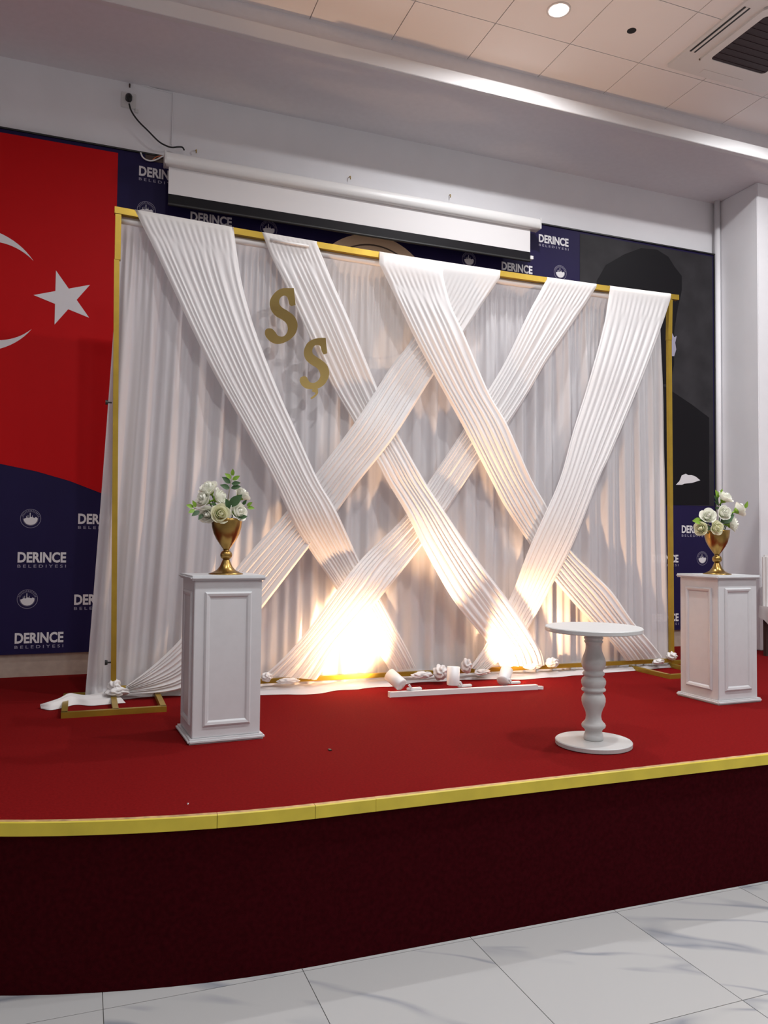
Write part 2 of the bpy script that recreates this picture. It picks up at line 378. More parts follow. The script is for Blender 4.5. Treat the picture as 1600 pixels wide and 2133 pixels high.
# wordmarks
def text_mesh(txt, h, width, bold):
    cu_ = bpy.data.curves.new('t', 'FONT'); cu_.body = txt; cu_.size = 1; cu_.offset = bold; cu_.resolution_u = 3
    o = bpy.data.objects.new('t', cu_); COL.objects.link(o); dg = bpy.context.evaluated_depsgraph_get(); dg.update()
    me = bpy.data.meshes.new_from_object(o.evaluated_get(dg)); bpy.data.objects.remove(o); bpy.data.curves.remove(cu_)
    xs = [v.co.x for v in me.vertices]; ys = [v.co.y for v in me.vertices]
    a, b, c, d = min(xs), max(xs), min(ys), max(ys)
    return [((v.co.x-a)/(b-a)*width, (v.co.y-c)/(d-c)*h) for v in me.vertices], [list(p.vertices) for p in me.polygons]
def wordmark_mesh():
    vs, fs, mi = [], [], []
    for txt, h, w, bold, zo, mt in (('DERINCE', .078, .325, .035, 0, 0), ('B E L E D I Y E S I', .022, .325, .01, -.036, 1)):
        v, f = text_mesh(txt, h, w, bold); o = len(vs)
        vs += [(x, 0, z+zo) for x, z in v]; fs += [[i+o for i in p] for p in f]; mi += [mt]*len(f)
    me = bpy.data.meshes.new('wordmark'); me.from_pydata(vs, [], fs); me.materials.append(M['pwhite']); me.materials.append(M['pgrey'])
    me.polygons.foreach_set('material_index', mi); return me
wm = wordmark_mesh()
for x, z in [(.322, 4.41), (.716, 4.115), (3.50, 4.10), (3.893, 4.415), (-.053, 1.712), (-.454, 1.425), (-.066, 1.113), (-.458, .842), (5.546, 1.722), (5.178, 1.428), (5.178, .85),
             (-1.39, 1.425), (-1.39, .842), (-1.0, 1.712), (-1.0, 1.113)]:
    o = link(bpy.data.objects.new('wordmark', wm), bd); o.location = (x, -.0015, z-SZ)
def emblem_mesh():
    b = bmesh.new()
    def poly(pts, y=0):
        f = b.faces.new([b.verts.new((x, y, z)) for x, z in pts]); return f
    def ann(r0, r1, n=40):
        o = [b.verts.new((r1*math.cos(2*PI*k/n), 0, r1*math.sin(2*PI*k/n))) for k in range(n)]
        i = [b.verts.new((r0*math.cos(2*PI*k/n), 0, r0*math.sin(2*PI*k/n))) for k in range(n)]
        for k in range(n): b.faces.new((o[k], o[(k+1) % n], i[(k+1) % n], i[k])).material_index = 1
    ann(.0665, .069); ann(.050, .0515)
    R = .047
    bowl = [(R*math.cos(a), R*math.sin(a)) for a in [PI*1.02+PI*.96*k/20 for k in range(21)]]
    top = [(.046, .004), (.034, .012), (.026, .004), (.012, .010), (.0, .012), (-.012, .004), (-.026, .006), (-.038, .0)]
    poly(bowl+top)
    for x, w, h in ((-.004, .005, .042), (-.018, .003, .024), (-.028, .003, .018), (.012, .003, .022)):
        poly([(x-w/2, .002), (x+w/2, .002), (x+w/2, h), (x-w/2, h)], -.0002)
    for k in range(14):
        a = PI*.1+PI*.8*k/13; c, s = math.cos(a), math.sin(a)
        poly([(c*.055-s*.002, s*.055+c*.002), (c*.062-s*.002, s*.062+c*.002), (c*.062+s*.002, s*.062-c*.002), (c*.055+s*.002, s*.055-c*.002)]).material_index = 1
    me = bpy.data.meshes.new('emblem'); bmesh.ops.triangulate(b, faces=[f for f in b.faces if len(f.verts) > 4])
    b.to_mesh(me); b.free(); me.materials.append(M['pwhite']); me.materials.append(M['pgrey']); return me
em = emblem_mesh()
for x, z in [(.383, 4.147), (1.342, 4.147), (3.167, 4.147), (4.127, 4.157), (-.375, 1.746), (-.382, 1.162), (5.803, 1.471), (-1.32, 1.746), (-1.32, 1.162), (5.803, .89)]:
    o = link(bpy.data.objects.new('emblem', em), bd); o.location = (x, -.0015, z-SZ)

# ================================================================== PROJECTION SCREEN
ps = thing('projection_screen', 'white roll-down projection screen with tubular housing and black lower border', 'projection screen', (2.14, 6.1, 4.50))
b = bmesh.new()
prof = [(.0, .052), (-.035, .045), (-.05, .02), (-.05, -.02), (-.03, -.048), (.02, -.05), (.05, -.04), (.05, .045)]
xa, xb = .506-2.14, 3.786-2.14
rs = [[b.verts.new((x, y, z)) for y, z in catmull([(p[0], p[1], 0) for p in prof], 4, True) for y, z in [(y, z)]] if False else [b.verts.new((x, p.x, p.y)) for p in catmull([(q[0], q[1], 0) for q in prof], 4, True)] for x in (xa, xb)]
for k in range(len(rs[0])): b.faces.new((rs[0][k], rs[0][(k+1) % len(rs[0])], rs[1][(k+1) % len(rs[0])], rs[1][k]))
b.faces.new(rs[0][::-1]); b.faces.new(rs[1]); bmesh.ops.recalc_face_normals(b, faces=b.faces[:])
mobj('housing', b, 'plastic', ps, False)
box('screen_fabric', .530-2.14, 3.708-2.14, -.002, .002, 4.24-4.5, 4.46-4.5, 'screen', ps)
box('black_border', .530-2.14, 3.708-2.14, -.003, .003, 4.165-4.5, 4.24-4.5, 'ink', ps)
tb_ = bmesh.new(); tube(tb_, [(.530-2.14, 0, 4.16-4.5), (3.708-2.14, 0, 4.16-4.5)], .012, 12); wb = mobj('weight_bar', tb_, 'black', ps)
box('end_cap', 3.706-2.14, 3.735-2.14, -.014, .014, 4.175-4.5, 4.205-4.5, 'plastic', ps)
box('end_cap', xa-.012, xa, -.052, .052, -.05, .052, 'plastic', ps, .004)
box('end_cap', xb, xb+.012, -.052, .052, -.05, .052, 'plastic', ps, .004)
for x in (.9, 2.14, 3.4): box('bracket', x-2.14-.02, x-2.14+.02, .048, .198, -.01, .06, 'plastic', ps)
# socket, cables, hooks on the wall
so = thing('wall_socket', 'white wall socket with black plug under the soffit', 'socket', (.235, YW, 5.005))
box('socket_plate', -.055, .055, -.012, 0, -.06, .06, 'plastic', so, .004)
b = bmesh.new(); tube(b, [(0, -.012, .01), (0, -.05, .008), (0, -.065, -.01), (.004, -.062, -.04)], [.026, .026, .02, .008], 12); mobj('plug', b, 'black', so, True)
box('socket_lug', .05, .075, -.014, 0, -.085, -.055, 'plastic', so, .003)
cab = [ony(x, y, YW-.06) for x, y in [(269, 216), (274, 232), (288, 252), (308, 272), (330, 294), (345, 303), (358, 307), (372, 306), (380, 307), (384, 313)]]
b = bmesh.new(); tube(b, catmull(cab, 5), .0065, 8); tag(mobj('power_cable', b, 'black', smooth=True), 'thin black power cable sagging from the socket to the projection screen', 'cable')
b = bmesh.new(); tube(b, [ony(x, y, YW-.006) for x, y in [(281, 172), (320, 184), (361, 195), (359, 250), (357.5, 302)]], .0045, 6)
tag(mobj('cable_conduit', b, 'wall'), 'thin painted cable run down the wall left of the projection screen', 'conduit')
b = bmesh.new(); tube(b, catmull([ony(x, y, YP-.02) for x, y in [(293, 318), (297, 327), (305, 333), (315, 335), (327, 332), (338, 326), (346, 325)]], 5), .006, 8)
tag(mobj('white_wire', b, 'plastic', smooth=True), 'loose white wire looping at the left end of the projection screen', 'wire')
hb = bmesh.new(); bx(hb, *[v for v in (ony(303, 320, YP).x, ony(346, 330, YP).x)], YP-.004, YP-.001, ony(320, 337, YP).z, ony(320, 322, YP).z)
tag(mobj('broken_board_hole', hb, 'wood'), 'dark broken corner of the board beside the screen housing', 'hole')
b = bmesh.new(); tube(b, catmull([ony(x, y, YP-.015) for x, y in [(318, 333), (326, 327), (336, 325), (344, 327)]], 4), .004, 6)
tag(mobj('copper_wire', b, 'copper'), 'short reddish wire end showing in the broken board corner', 'wire')
for i, (x, y, lab) in enumerate([(270, 178, 'small rusty hook above the wall socket'), (408, 314, 'small brass screw hook above the left end of the screen'), (728, 369, 'small hook on the wall above the middle of the screen'), (936, 407, 'brass hook on the wall above the right part of the screen')]):
    p = ony(x, y, YW); b = bmesh.new(); tube(b, [p, p+Vector((0, -.02, 0)), p+Vector((0, -.03, -.012)), p+Vector((0, -.024, -.03))], .004 if i else .006, 8)
    tag(mobj('wall_hook', b, 'gold' if i else 'wood', smooth=True), lab, 'hook', 'hooks on the back wall')

# ================================================================== BACKDROP STAND
Y0 = 5.20
bs = thing('backdrop_stand', 'gold metal frame stand carrying the white wedding drapery', 'backdrop stand', (2.35, Y0, SZ))
O = Vector((2.35, Y0, SZ))
def sp(x, y, z): return Vector((x, y, z))-O
def part_bar(name, a, b_, w, h=None, parent=bs, mt='gold'): return mobj(name, bar(bmesh.new(), sp(*a), sp(*b_), w, h), mt, parent)
LT, LB = (.148, Y0, 3.66), (.186, Y0, SZ+.03)
RT, RB = (4.498, Y0, 3.64), (4.505, Y0, SZ+.03)
part_bar('post', (.145, Y0, 3.37), LB, .032); part_bar('post_sleeve', LT, (.150, Y0, 3.37), .036)
part_bar('post', (4.49, Y0, 3.30), RB, .032); part_bar('post_sleeve', RT, (4.49, Y0, 3.30), .036)
SAG = .030
zbar = lambda x: 3.685-.02*(x-.125)/4.455-4*SAG*((x-.125)/4.455)*(1-(x-.125)/4.455)
b = bmesh.new(); NB = 24; rr = []
for k in range(NB+1):
    x = .125+4.455*k/NB; rr.append([b.verts.new(sp(x, Y0+dy*.021, zbar(x)+dz*.021)) for dy, dz in ((-1, -1), (1, -1), (1, 1), (-1, 1))])
for a, c in zip(rr, rr[1:]):
    for k in range(4): b.faces.new((a[k], a[(k+1) % 4], c[(k+1) % 4], c[k]))
b.faces.new(rr[0]); b.faces.new(rr[-1]); bmesh.ops.recalc_face_normals(b, faces=b.faces[:]); mobj('top_bar', b, 'gold', bs)
part_bar('lower_rail', (.186, Y0, .672), (4.505, Y0, .660), .03)
for (px, s) in ((.186, -1), (4.505, 1)):
    f = SZ+.016
    y1, y2 = 4.775, 5.34
    xa, xb = (px-.29, px+.28)
    if s > 0: xa, xb = px-.40, px+.25
    part_bar('base_bar', (xa, y1, f), (xb, y1, f), .032); part_bar('base_bar', (xa, y2, f), (xb, y2, f), .032)
    part_bar('base_bar', (xa+.016, y1, f), (xa+.016, y2, f), .032); part_bar('base_bar', (xb-.016, y1, f), (xb-.016, y2, f), .032)
    part_bar('base_bar', (px, y1, f), (px, y2, f), .032)
for x, z in ((.150, 2.46), (.183, .835)):
    b = bmesh.new(); tube(b, [sp(x-.014, Y0, z), sp(x-.035, Y0, z), sp(x-.036, Y0, z), sp(x-.052, Y0, z)], [.005, .005, .014, .016], 10); mobj('thumb_screw', b, 'black', bs)

# ================================================================== DRAPERY
def grid_mesh(name, rows, mt, parent=None):
    nr, nc = len(rows), len(rows[0]); vs = [tuple(p) for r in rows for p in r]
    fs = [(i*nc+j, i*nc+j+1, (i+1)*nc+j+1, (i+1)*nc+j) for i in range(nr-1) for j in range(nc-1)]
    me = bpy.data.meshes.new(name); me.from_pydata(vs, [], fs); me.materials.append(M[mt])
    me.polygons.foreach_set('use_smooth', [True]*len(me.polygons))
    return link(bpy.data.objects.new(name, me), parent)
def nz(x, s=0): return noise.noise(Vector((x, s*7.3+.37, s*1.9)))
# --- the full-width sheer curtain
NC, NR = 760, 46
XA, XB = .165, 4.455
def fold(u, v):
    s = u*(XB-XA)
    w1 = s/.150 + 1.1*nz(s*1.7, 1) + .35*nz(s*3+v*.6, 6); w2 = s/.083 + .9*nz(s*2.3, 2); wt = s/.045 + .5*nz(s*4, 3)
    def ridge(w): q = math.sin(2*PI*w); return q*abs(q)**-.25 if abs(q) > 1e-6 else 0
    env = .65+.55*nz(s*1.1, 4)
    low = .026*env*ridge(w1) + .012*(.7+.6*nz(s*1.9, 5))*math.sin(2*PI*w2)
    top = .009*math.sin(2*PI*wt) + .004*math.sin(2*PI*w1)
    k = min(1, max(0, (v-.03)/.25)); k = k*k*(3-2*k)
    return top*(1-k) + low*k + .004*nz(s*6, 7+v)*k
cur = thing('sheer_curtain', 'full-width gathered white sheer curtain hanging behind the crossed sashes', 'curtain', (2.3, Y0+.06, SZ))
CO = Vector((2.3, Y0+.06, SZ))
rows = []; zt = lambda u: zbar(XA+u*(XB-XA))-.017
for j in range(NR+12):
    row = []
    for i in range(NC+1):
        u = i/NC; xt = XA+u*(XB-XA)
        if j <= NR:
            v = j/NR
            z = zt(u)*(1-v)+(SZ+.02)*v
            x = xt - .13*(1-u)**4*v**1.1 + .05*u**6*v + .30*math.exp(-((u-.12)/.10)**2)*(-.18)*v*v
            y = Y0+.062+fold(u, v)+.03*v*v*math.sin(3*u+1)
            if v < .022: y = Y0+.028
        else:
            q = (j-NR)/11.0
            x = xt - .13*(1-u)**4 + .05*u**6 - .054*math.exp(-((u-.12)/.10)**2) + .03*nz(u*40+q*2, 9)*q
            amp = interp([(0, .10), (.02, .12), (.10, .06), (.16, .14), (.28, .27), (.42, .20), (.5, .10), (.6, .12), (.66, .2), (.78, .16), (.9, .10), (1, .06)], u)*(1+.25*nz(u*22, 11))
            y = Y0+.062+fold(u, 1)*(1-q)+.03*math.sin(3*u+1)-amp*q
            z = SZ+.004+.014*(1-q)**2+(.013+.010*nz(u*30+q*3, 12))*math.sin(PI*min(1, q*1.0))*1.2+.006*math.sin(q*9+u*60)**2*(1-q)
        row.append(Vector((x, y, max(z, SZ+.003)))-CO)
    rows.append(row)
grid_mesh('cloth', rows, 'sheer', cur)
# rod pocket along the top, and the loose tail on the carpet at the left
b = bmesh.new(); tube(b, [Vector((XA+(XB-XA)*k/60, Y0+.028+.002*nz(k*.7, 20), zt(k/60)-.028))-CO for k in range(61)], [.021+.002*nz(k*1.3, 21) for k in range(61)], 10)
mobj('rod_pocket', b, 'knot', cur, True)
up_ = catmull([(x, y, 0) for x, y in [(215, 1436), (192, 1446), (165, 1448), (148, 1450), (130, 1458), (104, 1466), (83, 1472)]], 7)
lo_ = catmull([(x, y, 0) for x, y in [(262, 1464), (225, 1467), (190, 1470), (158, 1468), (132, 1474), (106, 1479), (85, 1476)]], 7)
rows = []
for k, (a, c) in enumerate(zip(up_, lo_)):
    t_ = k/(len(up_)-1); pa, pc = onz(a.x, a.y, SZ+.036-.028*t_), onz(c.x, c.y, SZ+.004); row = []
    for i in range(25):
        u = i/24; p = pa.lerp(pc, u)
        p.z += (.020+.010*nz(t_*5, 31))*math.sin(PI*u)+.006*math.sin(u*17+t_*4)*math.sin(PI*u)+.022*math.sin(PI*u)*math.exp(-((t_-.62)/.16)**2)
        row.append(p-CO)
    rows.append(row)
grid_mesh('tail', rows, 'knot', cur)

def polyline(pts):
    pts = catmull([(x, y, 0) for x, y in pts], 8); L = [0]
    for a, c in zip(pts, pts[1:]): L.append(L[-1]+(c-a).length)
    def at(t):
        d = t*L[-1]
        for k in range(len(L)-1):
            if d <= L[k+1] or k == len(L)-2:
                q = (d-L[k])/max(1e-9, L[k+1]-L[k]); return pts[k].lerp(pts[k+1], min(1, q))
    return at
def knot(name, p, r, parent, O_, seed, sq=(1.2, .9, .8)):
    b = bmesh.new(); bmesh.ops.create_icosphere(b, subdivisions=4, radius=1)
    for v in b.verts:
        n = v.co.normalized(); a = math.atan2(n.z, n.x)
        d = 1+.16*math.sin(5*a+6*n.y+seed)+.22*noise.noise(n*2.2+Vector((seed, 0, 0)))+.07*noise.noise(n*6+Vector((0, seed, 0)))
        v.co = Vector((n.x*sq[0], n.y*sq[1], n.z*sq[2]))*d*r + (Vector(p)-O_)
    return mobj(name, b, 'knot', parent, True)
def sash(label, Lp, Rp, depth, pleats, seed, knots=(), wrap=True):
    L, R = polyline(Lp), polyline(Rp); nv, nu = 90, pleats*12
    top = (ony(*Lp[0], Y0)+ony(*Rp[0], Y0))/2
    t = thing('draped_sash', label, 'sash', top, 0, 'crossed chiffon sashes on the backdrop'); rows = []
    def prof(u, v):
        w = u*pleats+.55*nz(u*pleats*.6, seed)+.10*nz(v*1.5+u*2, seed+2); a = .85+.5*nz(u*pleats*.45, seed+.5)
        return a*(math.sin(2*PI*w)+.16*math.sin(4*PI*w+seed)+.25*math.sin(2*PI*w*.43+seed*2))
    zb = zbar
    for yy, zz in ((Y0+.026, -.05), (Y0+.026, .016), (Y0+.016, .0245), (Y0-.016, .0245), (Y0-.026, .018)):
        row = []
        for i in range(nu+1):
            u = i/nu; p = ony(*Lp[0], Y0-.03).lerp(ony(*Rp[0], Y0-.03), u)
            row.append(Vector((p.x, yy, zb(p.x)+zz))-top)
        rows.append(row)
    for j in range(nv+1):
        v = j/nv; a, c = L(v), R(v); row = []
        ym = (a.y+c.y)/2; off = interp(depth, ym)
        amp = .0066*min(1, max(0, (v-.045)/.06))*(1 if v < .9 else 1)
        wid = (c-a).length
        for i in range(nu+1):
            u = i/nu; q = a.lerp(c, u); Y = Y0-.032-off
            p = ony(q.x, q.y, Y)
            edge = min(1, min(u, 1-u)*14); roll = .012*(1-edge)**2
            p.y += -amp*prof(u, v)*(.35+.65*edge)*interp([(0, .8), (.3, 1), (1, 1.1)], v) + roll - .0*wid
            if v < .045: p.y += .003*math.sin(u*pleats*8+seed)*v/.045
            if v > .94: k = (v-.94)/.06; p.y += .03*k*k+.006*math.sin(u*40+seed)*k
            row.append(p-top)
        rows.append(row)
    grid_mesh('cloth', rows, 'sash', t)
    for k, (x, y, dy, r, sq) in enumerate(knots): knot('knot', ony(x, y, Y0-dy), r, t, top, seed*3+k, sq)
    return t, top
A, topA = sash('wide white sash starting at the upper left corner, slanting right over the next',
     [(281, 436), (319, 512), (358, 594), (400, 684), (448, 780), (496, 864), (533, 930), (570, 1000), (605, 1075), (631, 1122), (705, 1232), (755, 1310), (818, 1400)],
     [(487, 473), (502, 576), (520, 648), (544, 720), (583, 819), (619, 900), (664, 1000), (701, 1063), (749, 1166), (802, 1262), (835, 1325), (872, 1392)],
     [(430, 0), (800, .05), (1060, .085), (1180, .0), (1250, -.005), (1400, .03)], 12, 1.1, [(918, 1400, .11, .050, (1.0, .9, 1.0)), (880, 1406, .09, .028, (2.6, .8, .8))])
B, topB = sash('narrow white sash falling from left of centre beside the gold letters to the right spotlight',
     [(547, 484), (568, 537), (595, 591), (646, 702), (694, 804), (732, 868), (784, 958), (806, 1000), (846, 1066), (885, 1144), (942, 1245), (990, 1306), (1025, 1350), (1048, 1390)],
     [(661, 505), (673, 535), (700, 600), (733, 675), (780, 790), (824, 890), (885, 1000), (937, 1079), (1003, 1175), (1069, 1262), (1125, 1350), (1140, 1388)],
     [(480, 0), (700, .03), (880, .0), (1000, .05), (1110, .09), (1280, .095), (1390, .05)], 9, 2.3, [(1150, 1380, .05, .040, (1.2, .8, .9)), (1110, 1388, .05, .028, (2.5, .8, .8))])
b = bmesh.new(); tube(b, [ony(x, y, Y0-.045)-topB for x, y in [(563, 498), (600, 506), (643, 513)]], .009, 8); mobj('pocket_rod', b, 'plastic', B, True)
Dd, topD = sash('white sash from the bar centre slanting left to the foot of the left post',
     [(914, 566), (863, 698), (815, 764), (745, 873), (666, 978), (594, 1070), (500, 1175), (430, 1265), (380, 1328), (325, 1382), (262, 1432)],
     [(1043, 578), (1016, 618), (964, 698), (902, 785), (824, 908), (745, 1008), (703, 1066), (642, 1144), (537, 1280), (460, 1375), (380, 1436), (266, 1446)],
     [(560, 0), (680, .0), (800, .02), (900, .06), (960, .05), (1060, .015), (1180, .03), (1440, .02)], 10, 3.7,
     [(238, 1428, .0, .045, (.8, .9, .85)), (246, 1441, .03, .034, (1.9, 1.1, .75))])
Ed, topE = sash('white sash from right of centre slanting left to the lower rail by the left pedestal',
     [(1141, 580), (1101, 655), (1056, 749), (1019, 812), (964, 899), (907, 985), (841, 1079), (745, 1175), (644, 1311), (600, 1362), (553, 1408)],
     [(1244, 598), (1195, 672), (1142, 749), (1101, 820), (1054, 891), (1003, 956), (942, 1048), (878, 1140), (780, 1262), (710, 1341), (664, 1418)],
     [(575, 0), (780, .0), (900, .0), (1060, .0), (1140, .01), (1220, .075), (1300, .075), (1420, .055)], 10, 4.9,
     [(556, 1410, .06, .030, (1.1, .8, 1.0)), (600, 1418, .06, .026, (2.6, .7, .7))])
Cc, topC = sash('white sash from the bar centre slanting right to the foot of the right post',
     [(791, 548), (815, 597), (863, 698), (907, 781), (968, 891), (1025, 1000), (1052, 1052), (1103, 1130), (1157, 1209), (1225, 1287), (1262, 1325), (1311, 1378)],
     [(924, 572), (940, 632), (968, 694), (1020, 816), (1060, 886), (1108, 995), (1140, 1052), (1187, 1140), (1240, 1195), (1279, 1235), (1325, 1300), (1388, 1370)],
     [(550, .03), (720, .075), (900, .075), (1040, .02), (1110, .0), (1200, .01), (1380, .03)], 9, 6.1,
     [(1400, 1366, .03, .040, (1.0, .9, .8)), (1372, 1378, .05, .026, (2.0, .8, .8))])
Ff, topF = sash('wide white sash at the upper right corner slanting left over the rightmost crossing',
     [(1272, 604), (1259, 681), (1225, 805), (1195, 900), (1165, 1005), (1105, 1140), (1066, 1241), (1020, 1330), (984, 1392)],
     [(1399, 622), (1379, 682), (1337, 794), (1274, 944), (1248, 1000), (1192, 1140), (1101, 1311), (1060, 1360), (1012, 1404)],
     [(600, 0), (800, .03), (1080, .085), (1180, .07), (1260, .0), (1400, .02)], 10, 7.7,
     [(972, 1386, .07, .045, (.8, .9, 1.1)), (1005, 1400, .06, .026, (2.2, .8, .8))])

# ================================================================== GOLD LETTERS
def letter(name, label, pts, sharp, dy):
    X0, Y0_, S = 520, 570, 7.62
    out = []
    n = len(pts)
    for i in range(n):
        a, c = pts[i], pts[(i+1) % n]
        if i in sharp and (i+1) % n in sharp: out.append(a); continue
        g = lambda k: pts[k % n]
        p0 = g(i-1) if i not in sharp else g(i); p3 = g(i+2) if (i+1) % n not in sharp else g(i+1)
        P = [Vector(q) for q in (p0, a, c, p3)]
        for j in range(5):
            t = j/5; out.append(tuple(.5*((2*P[1])+(P[2]-P[0])*t+(2*P[0]-5*P[1]+4*P[2]-P[3])*t*t+(3*P[1]-P[0]-3*P[2]+P[3])*t**3)))
    Yl = Y0-dy; w = [ony(X0+p[0]/S, Y0_+p[1]/S, Yl) for p in out]
    zmin = min(p.z for p in w); xm = sum(p.x for p in w)/len(w)
    b = plate(bmesh.new(), [(p.x-xm, p.z-zmin) for p in w], 0, .004)
    o = mobj(name, b, 'mirror'); o.location = (xm, Yl, zmin); o.rotation_euler = (.045, 0, -.05); return tag(o, label, 'letter', 'gold initials on the curtain')
S1 = [(692, 243), (722, 505), (660, 525), (625, 495), (608, 430), (585, 375), (540, 357), (490, 385), (465, 440), (475, 500), (520, 550), (600, 600), (690, 670), (740, 750), (756, 830), (740, 920), (700, 990), (620, 1060), (520, 1105), (430, 1115), (340, 1080), (270, 1010), (245, 950), (255, 890), (300, 868), (360, 880), (410, 930), (450, 985), (520, 1000), (570, 970), (600, 910), (600, 840), (570, 780), (500, 725), (420, 680), (350, 600), (318, 500), (325, 420), (370, 340), (440, 275), (520, 243), (620, 243)]
S2 = [(1195, 1030), (1222, 1275), (1165, 1290), (1135, 1230), (1115, 1160), (1070, 1140), (1020, 1155), (988, 1220), (1000, 1280), (1060, 1330), (1150, 1390), (1220, 1460), (1256, 1560), (1245, 1650), (1200, 1740), (1140, 1795), (1075, 1825), (1085, 1870), (1080, 1910), (1030, 1965), (980, 1992), (968, 1972), (1010, 1940), (1045, 1908), (1036, 1885), (1010, 1878), (990, 1865), (1000, 1838), (900, 1822), (830, 1770), (797, 1700), (810, 1650), (850, 1630), (900, 1640), (930, 1690), (960, 1725), (1020, 1735), (1080, 1700), (1115, 1640), (1110, 1570), (1060, 1500), (980, 1450), (900, 1380), (860, 1290), (865, 1200), (910, 1110), (990, 1055), (1090, 1032)]
letter('gold_letter', 'upper gold mirrored letter S hung on the white curtain', S1, {0, 1, 2}, .075)
letter('gold_letter', 'lower gold mirrored letter S with a cedilla hung beside the narrow sash', S2, {0, 1, 2, 16, 20, 21, 27}, .095)

# ================================================================== PEDESTALS
def pedestal(label, loc, rz, w, d, h):
    t = thing('pedestal', label, 'pedestal', loc, rz, 'white pedestals on the stage')
    o = .022; bt = .026
    box('base_plinth', -w/2, w/2, -d/2, d/2, 0, bt, 'white', t, .009)
    bw, bd2 = w-2*o, d-2*o
    box('body', -bw/2, bw/2, -bd2/2, bd2/2, bt, h-.024, 'white', t, .003)
    box('top_slab', -w/2, w/2, -d/2, d/2, h-.024, h, 'white', t, .009)
    for ang in range(4):
        W2 = (bw if ang % 2 == 0 else bd2); half = (bd2 if ang % 2 == 0 else bw)/2
        b = bmesh.new(); x1 = W2/2-.052; z0_, z1_ = bt+.055, h-.082; fwid = .026
        # moulding: outer step then inner recess edge
        prof = [(0, 0), (0, .004), (.008, .010), (.020, .007), (.028, .0005)]
        def loop(d_, y): return [b.verts.new((sx*(x1-d_), -half-y, (z0_+d_ if sz < 0 else z1_-d_))) for sx, sz in ((-1, -1), (1, -1), (1, 1), (-1, 1))]
        ls = [loop(*p) for p in prof]
        for a, c in zip(ls, ls[1:]):
            for k in range(4): b.faces.new((a[k], a[(k+1) % 4], c[(k+1) % 4], c[k]))
        bmesh.ops.rotate(b, verts=b.verts[:], cent=(0, 0, 0), matrix=Matrix.Rotation(ang*PI/2, 3, 'Z'))
        bmesh.ops.recalc_face_normals(b, faces=b.faces[:]); mobj('panel_moulding', b, 'white', t)
    return t
PL = Vector((.672, 4.145, SZ)); PR = Vector((3.905, 4.068, SZ))
pedestal('white pedestal at the left holding a gold vase in front of the curtain', PL, .05, .385, .385, .825)
pedestal('white pedestal at the right, warmly lit on its left side, holding a gold vase', PR, .03, .372, .372, .812)

# ------------------------------------------------------------------ vases
def vase(label, loc):
    t = thing('goblet_vase', label, 'vase', loc, 0, 'gold goblet vases')
    foot = [(.0885, 0), (.088, .004), (.070, .010), (.048, .022), (.033, .040), (.024, .060), (.019, .072), (.016, .078)]
    mobj('foot', lathe(bmesh.new(), foot, 40), 'brass', t, True)
    ball = [(.014, .076)] + [(.031*math.sin(a), .100-.027*math.cos(a)) for a in [PI*.15+PI*.7*k/12 for k in range(13)]] + [(.016, .128)]
    mobj('stem_ball', lathe(bmesh.new(), ball, 32), 'brass', t, True)
    bowl = [(.015, .126), (.019, .134), (.034, .155), (.052, .182), (.067, .212), (.076, .245), (.080, .275), (.081, .290), (.0795, .291), (.077, .275), (.070, .235), (.045, .18), (.02, .15)]
    mobj('bowl', lathe(bmesh.new(), bowl, 48), 'brass', t, True); return t
VL = Vector((.690, 4.13, SZ+.825)); VR = Vector((3.893, 4.06, SZ+.812))
vase('gold goblet vase of white roses on the left pedestal', VL)
vase('gold goblet vase of white roses on the right pedestal', VR)
# tag hanging on the right vase
b = bmesh.new(); tube(b, [VR+Vector((.083, -.01, .285)), VR+Vector((.090, -.012, .26)), VR+Vector((.078, -.02, .225))], .003, 6)
tag(mobj('ribbon_tag', b, 'plastic'), 'tiny white ribbon hanging on the side of the right vase', 'ribbon')

# ------------------------------------------------------------------ roses
def petal_mesh(r, hgt, wid, open_, curl, name, mt):
    b = bmesh.new(); n, mth = 6, 6; g = []
    for j in range(mth+1):
        v = j/mth; row = []
        w = wid*(math.sin(PI*(.12+.80*v))**.7)
        for i in range(n+1):
            a = (i/n-.5)*w; rad = r*(.35+.75*math.sin(v*PI*.5))+open_*v*v
            z = hgt*v-curl*max(0, v-.75)*2-.10*hgt*(abs(i/n-.5)*2)**2*v
            row.append(b.verts.new((rad*math.cos(a), rad*math.sin(a), z)))
        g.append(row)
    for j in range(mth):
        for i in range(n): b.faces.new((g[j][i], g[j][i+1], g[j+1][i+1], g[j+1][i]))
    me = bpy.data.meshes.new(name); b.to_mesh(me); b.free(); me.polygons.foreach_set('use_smooth', [True]*len(me.polygons)); me.materials.append(M[mt]); return me
def rose_parts(mt):
    L = []
    for (r, h, w, op, cu_, n, off) in ((.009, .054, 3.4, -.006, 0, 3, 0), (.0135, .054, 2.9, -.006, .001, 3, .5), (.019, .053, 2.5, -.005, .003, 3, .3), (.025, .051, 2.2, -.003, .005, 4, .4), (.031, .047, 1.9, .001, .009, 5, .9), (.037, .040, 1.7, .006, .014, 5, .2)):
        me = petal_mesh(r, h, w, op, cu_, 'petal', mt)
        for k in range(n): L.append((me, off+2*PI*k/n))
    b = bmesh.new(); lathe(b, [(.004, 0), (.010, .012), (.010, .028), (.008, .041), (.005, .049), (.001, .051)], 14)
    for v in b.verts:
        a = math.atan2(v.co.y, v.co.x); k = 1+.10*math.sin(3*a+v.co.z*160); v.co.x *= k; v.co.y *= k
    me = bpy.data.meshes.new('bud'); b.to_mesh(me); b.free(); me.polygons.foreach_set('use_smooth', [True]*len(me.polygons)); me.materials.append(M[mt]); L.append((me, 0))
    return L
ROSE = {k: rose_parts(k) for k in ('petal', 'petal2')}
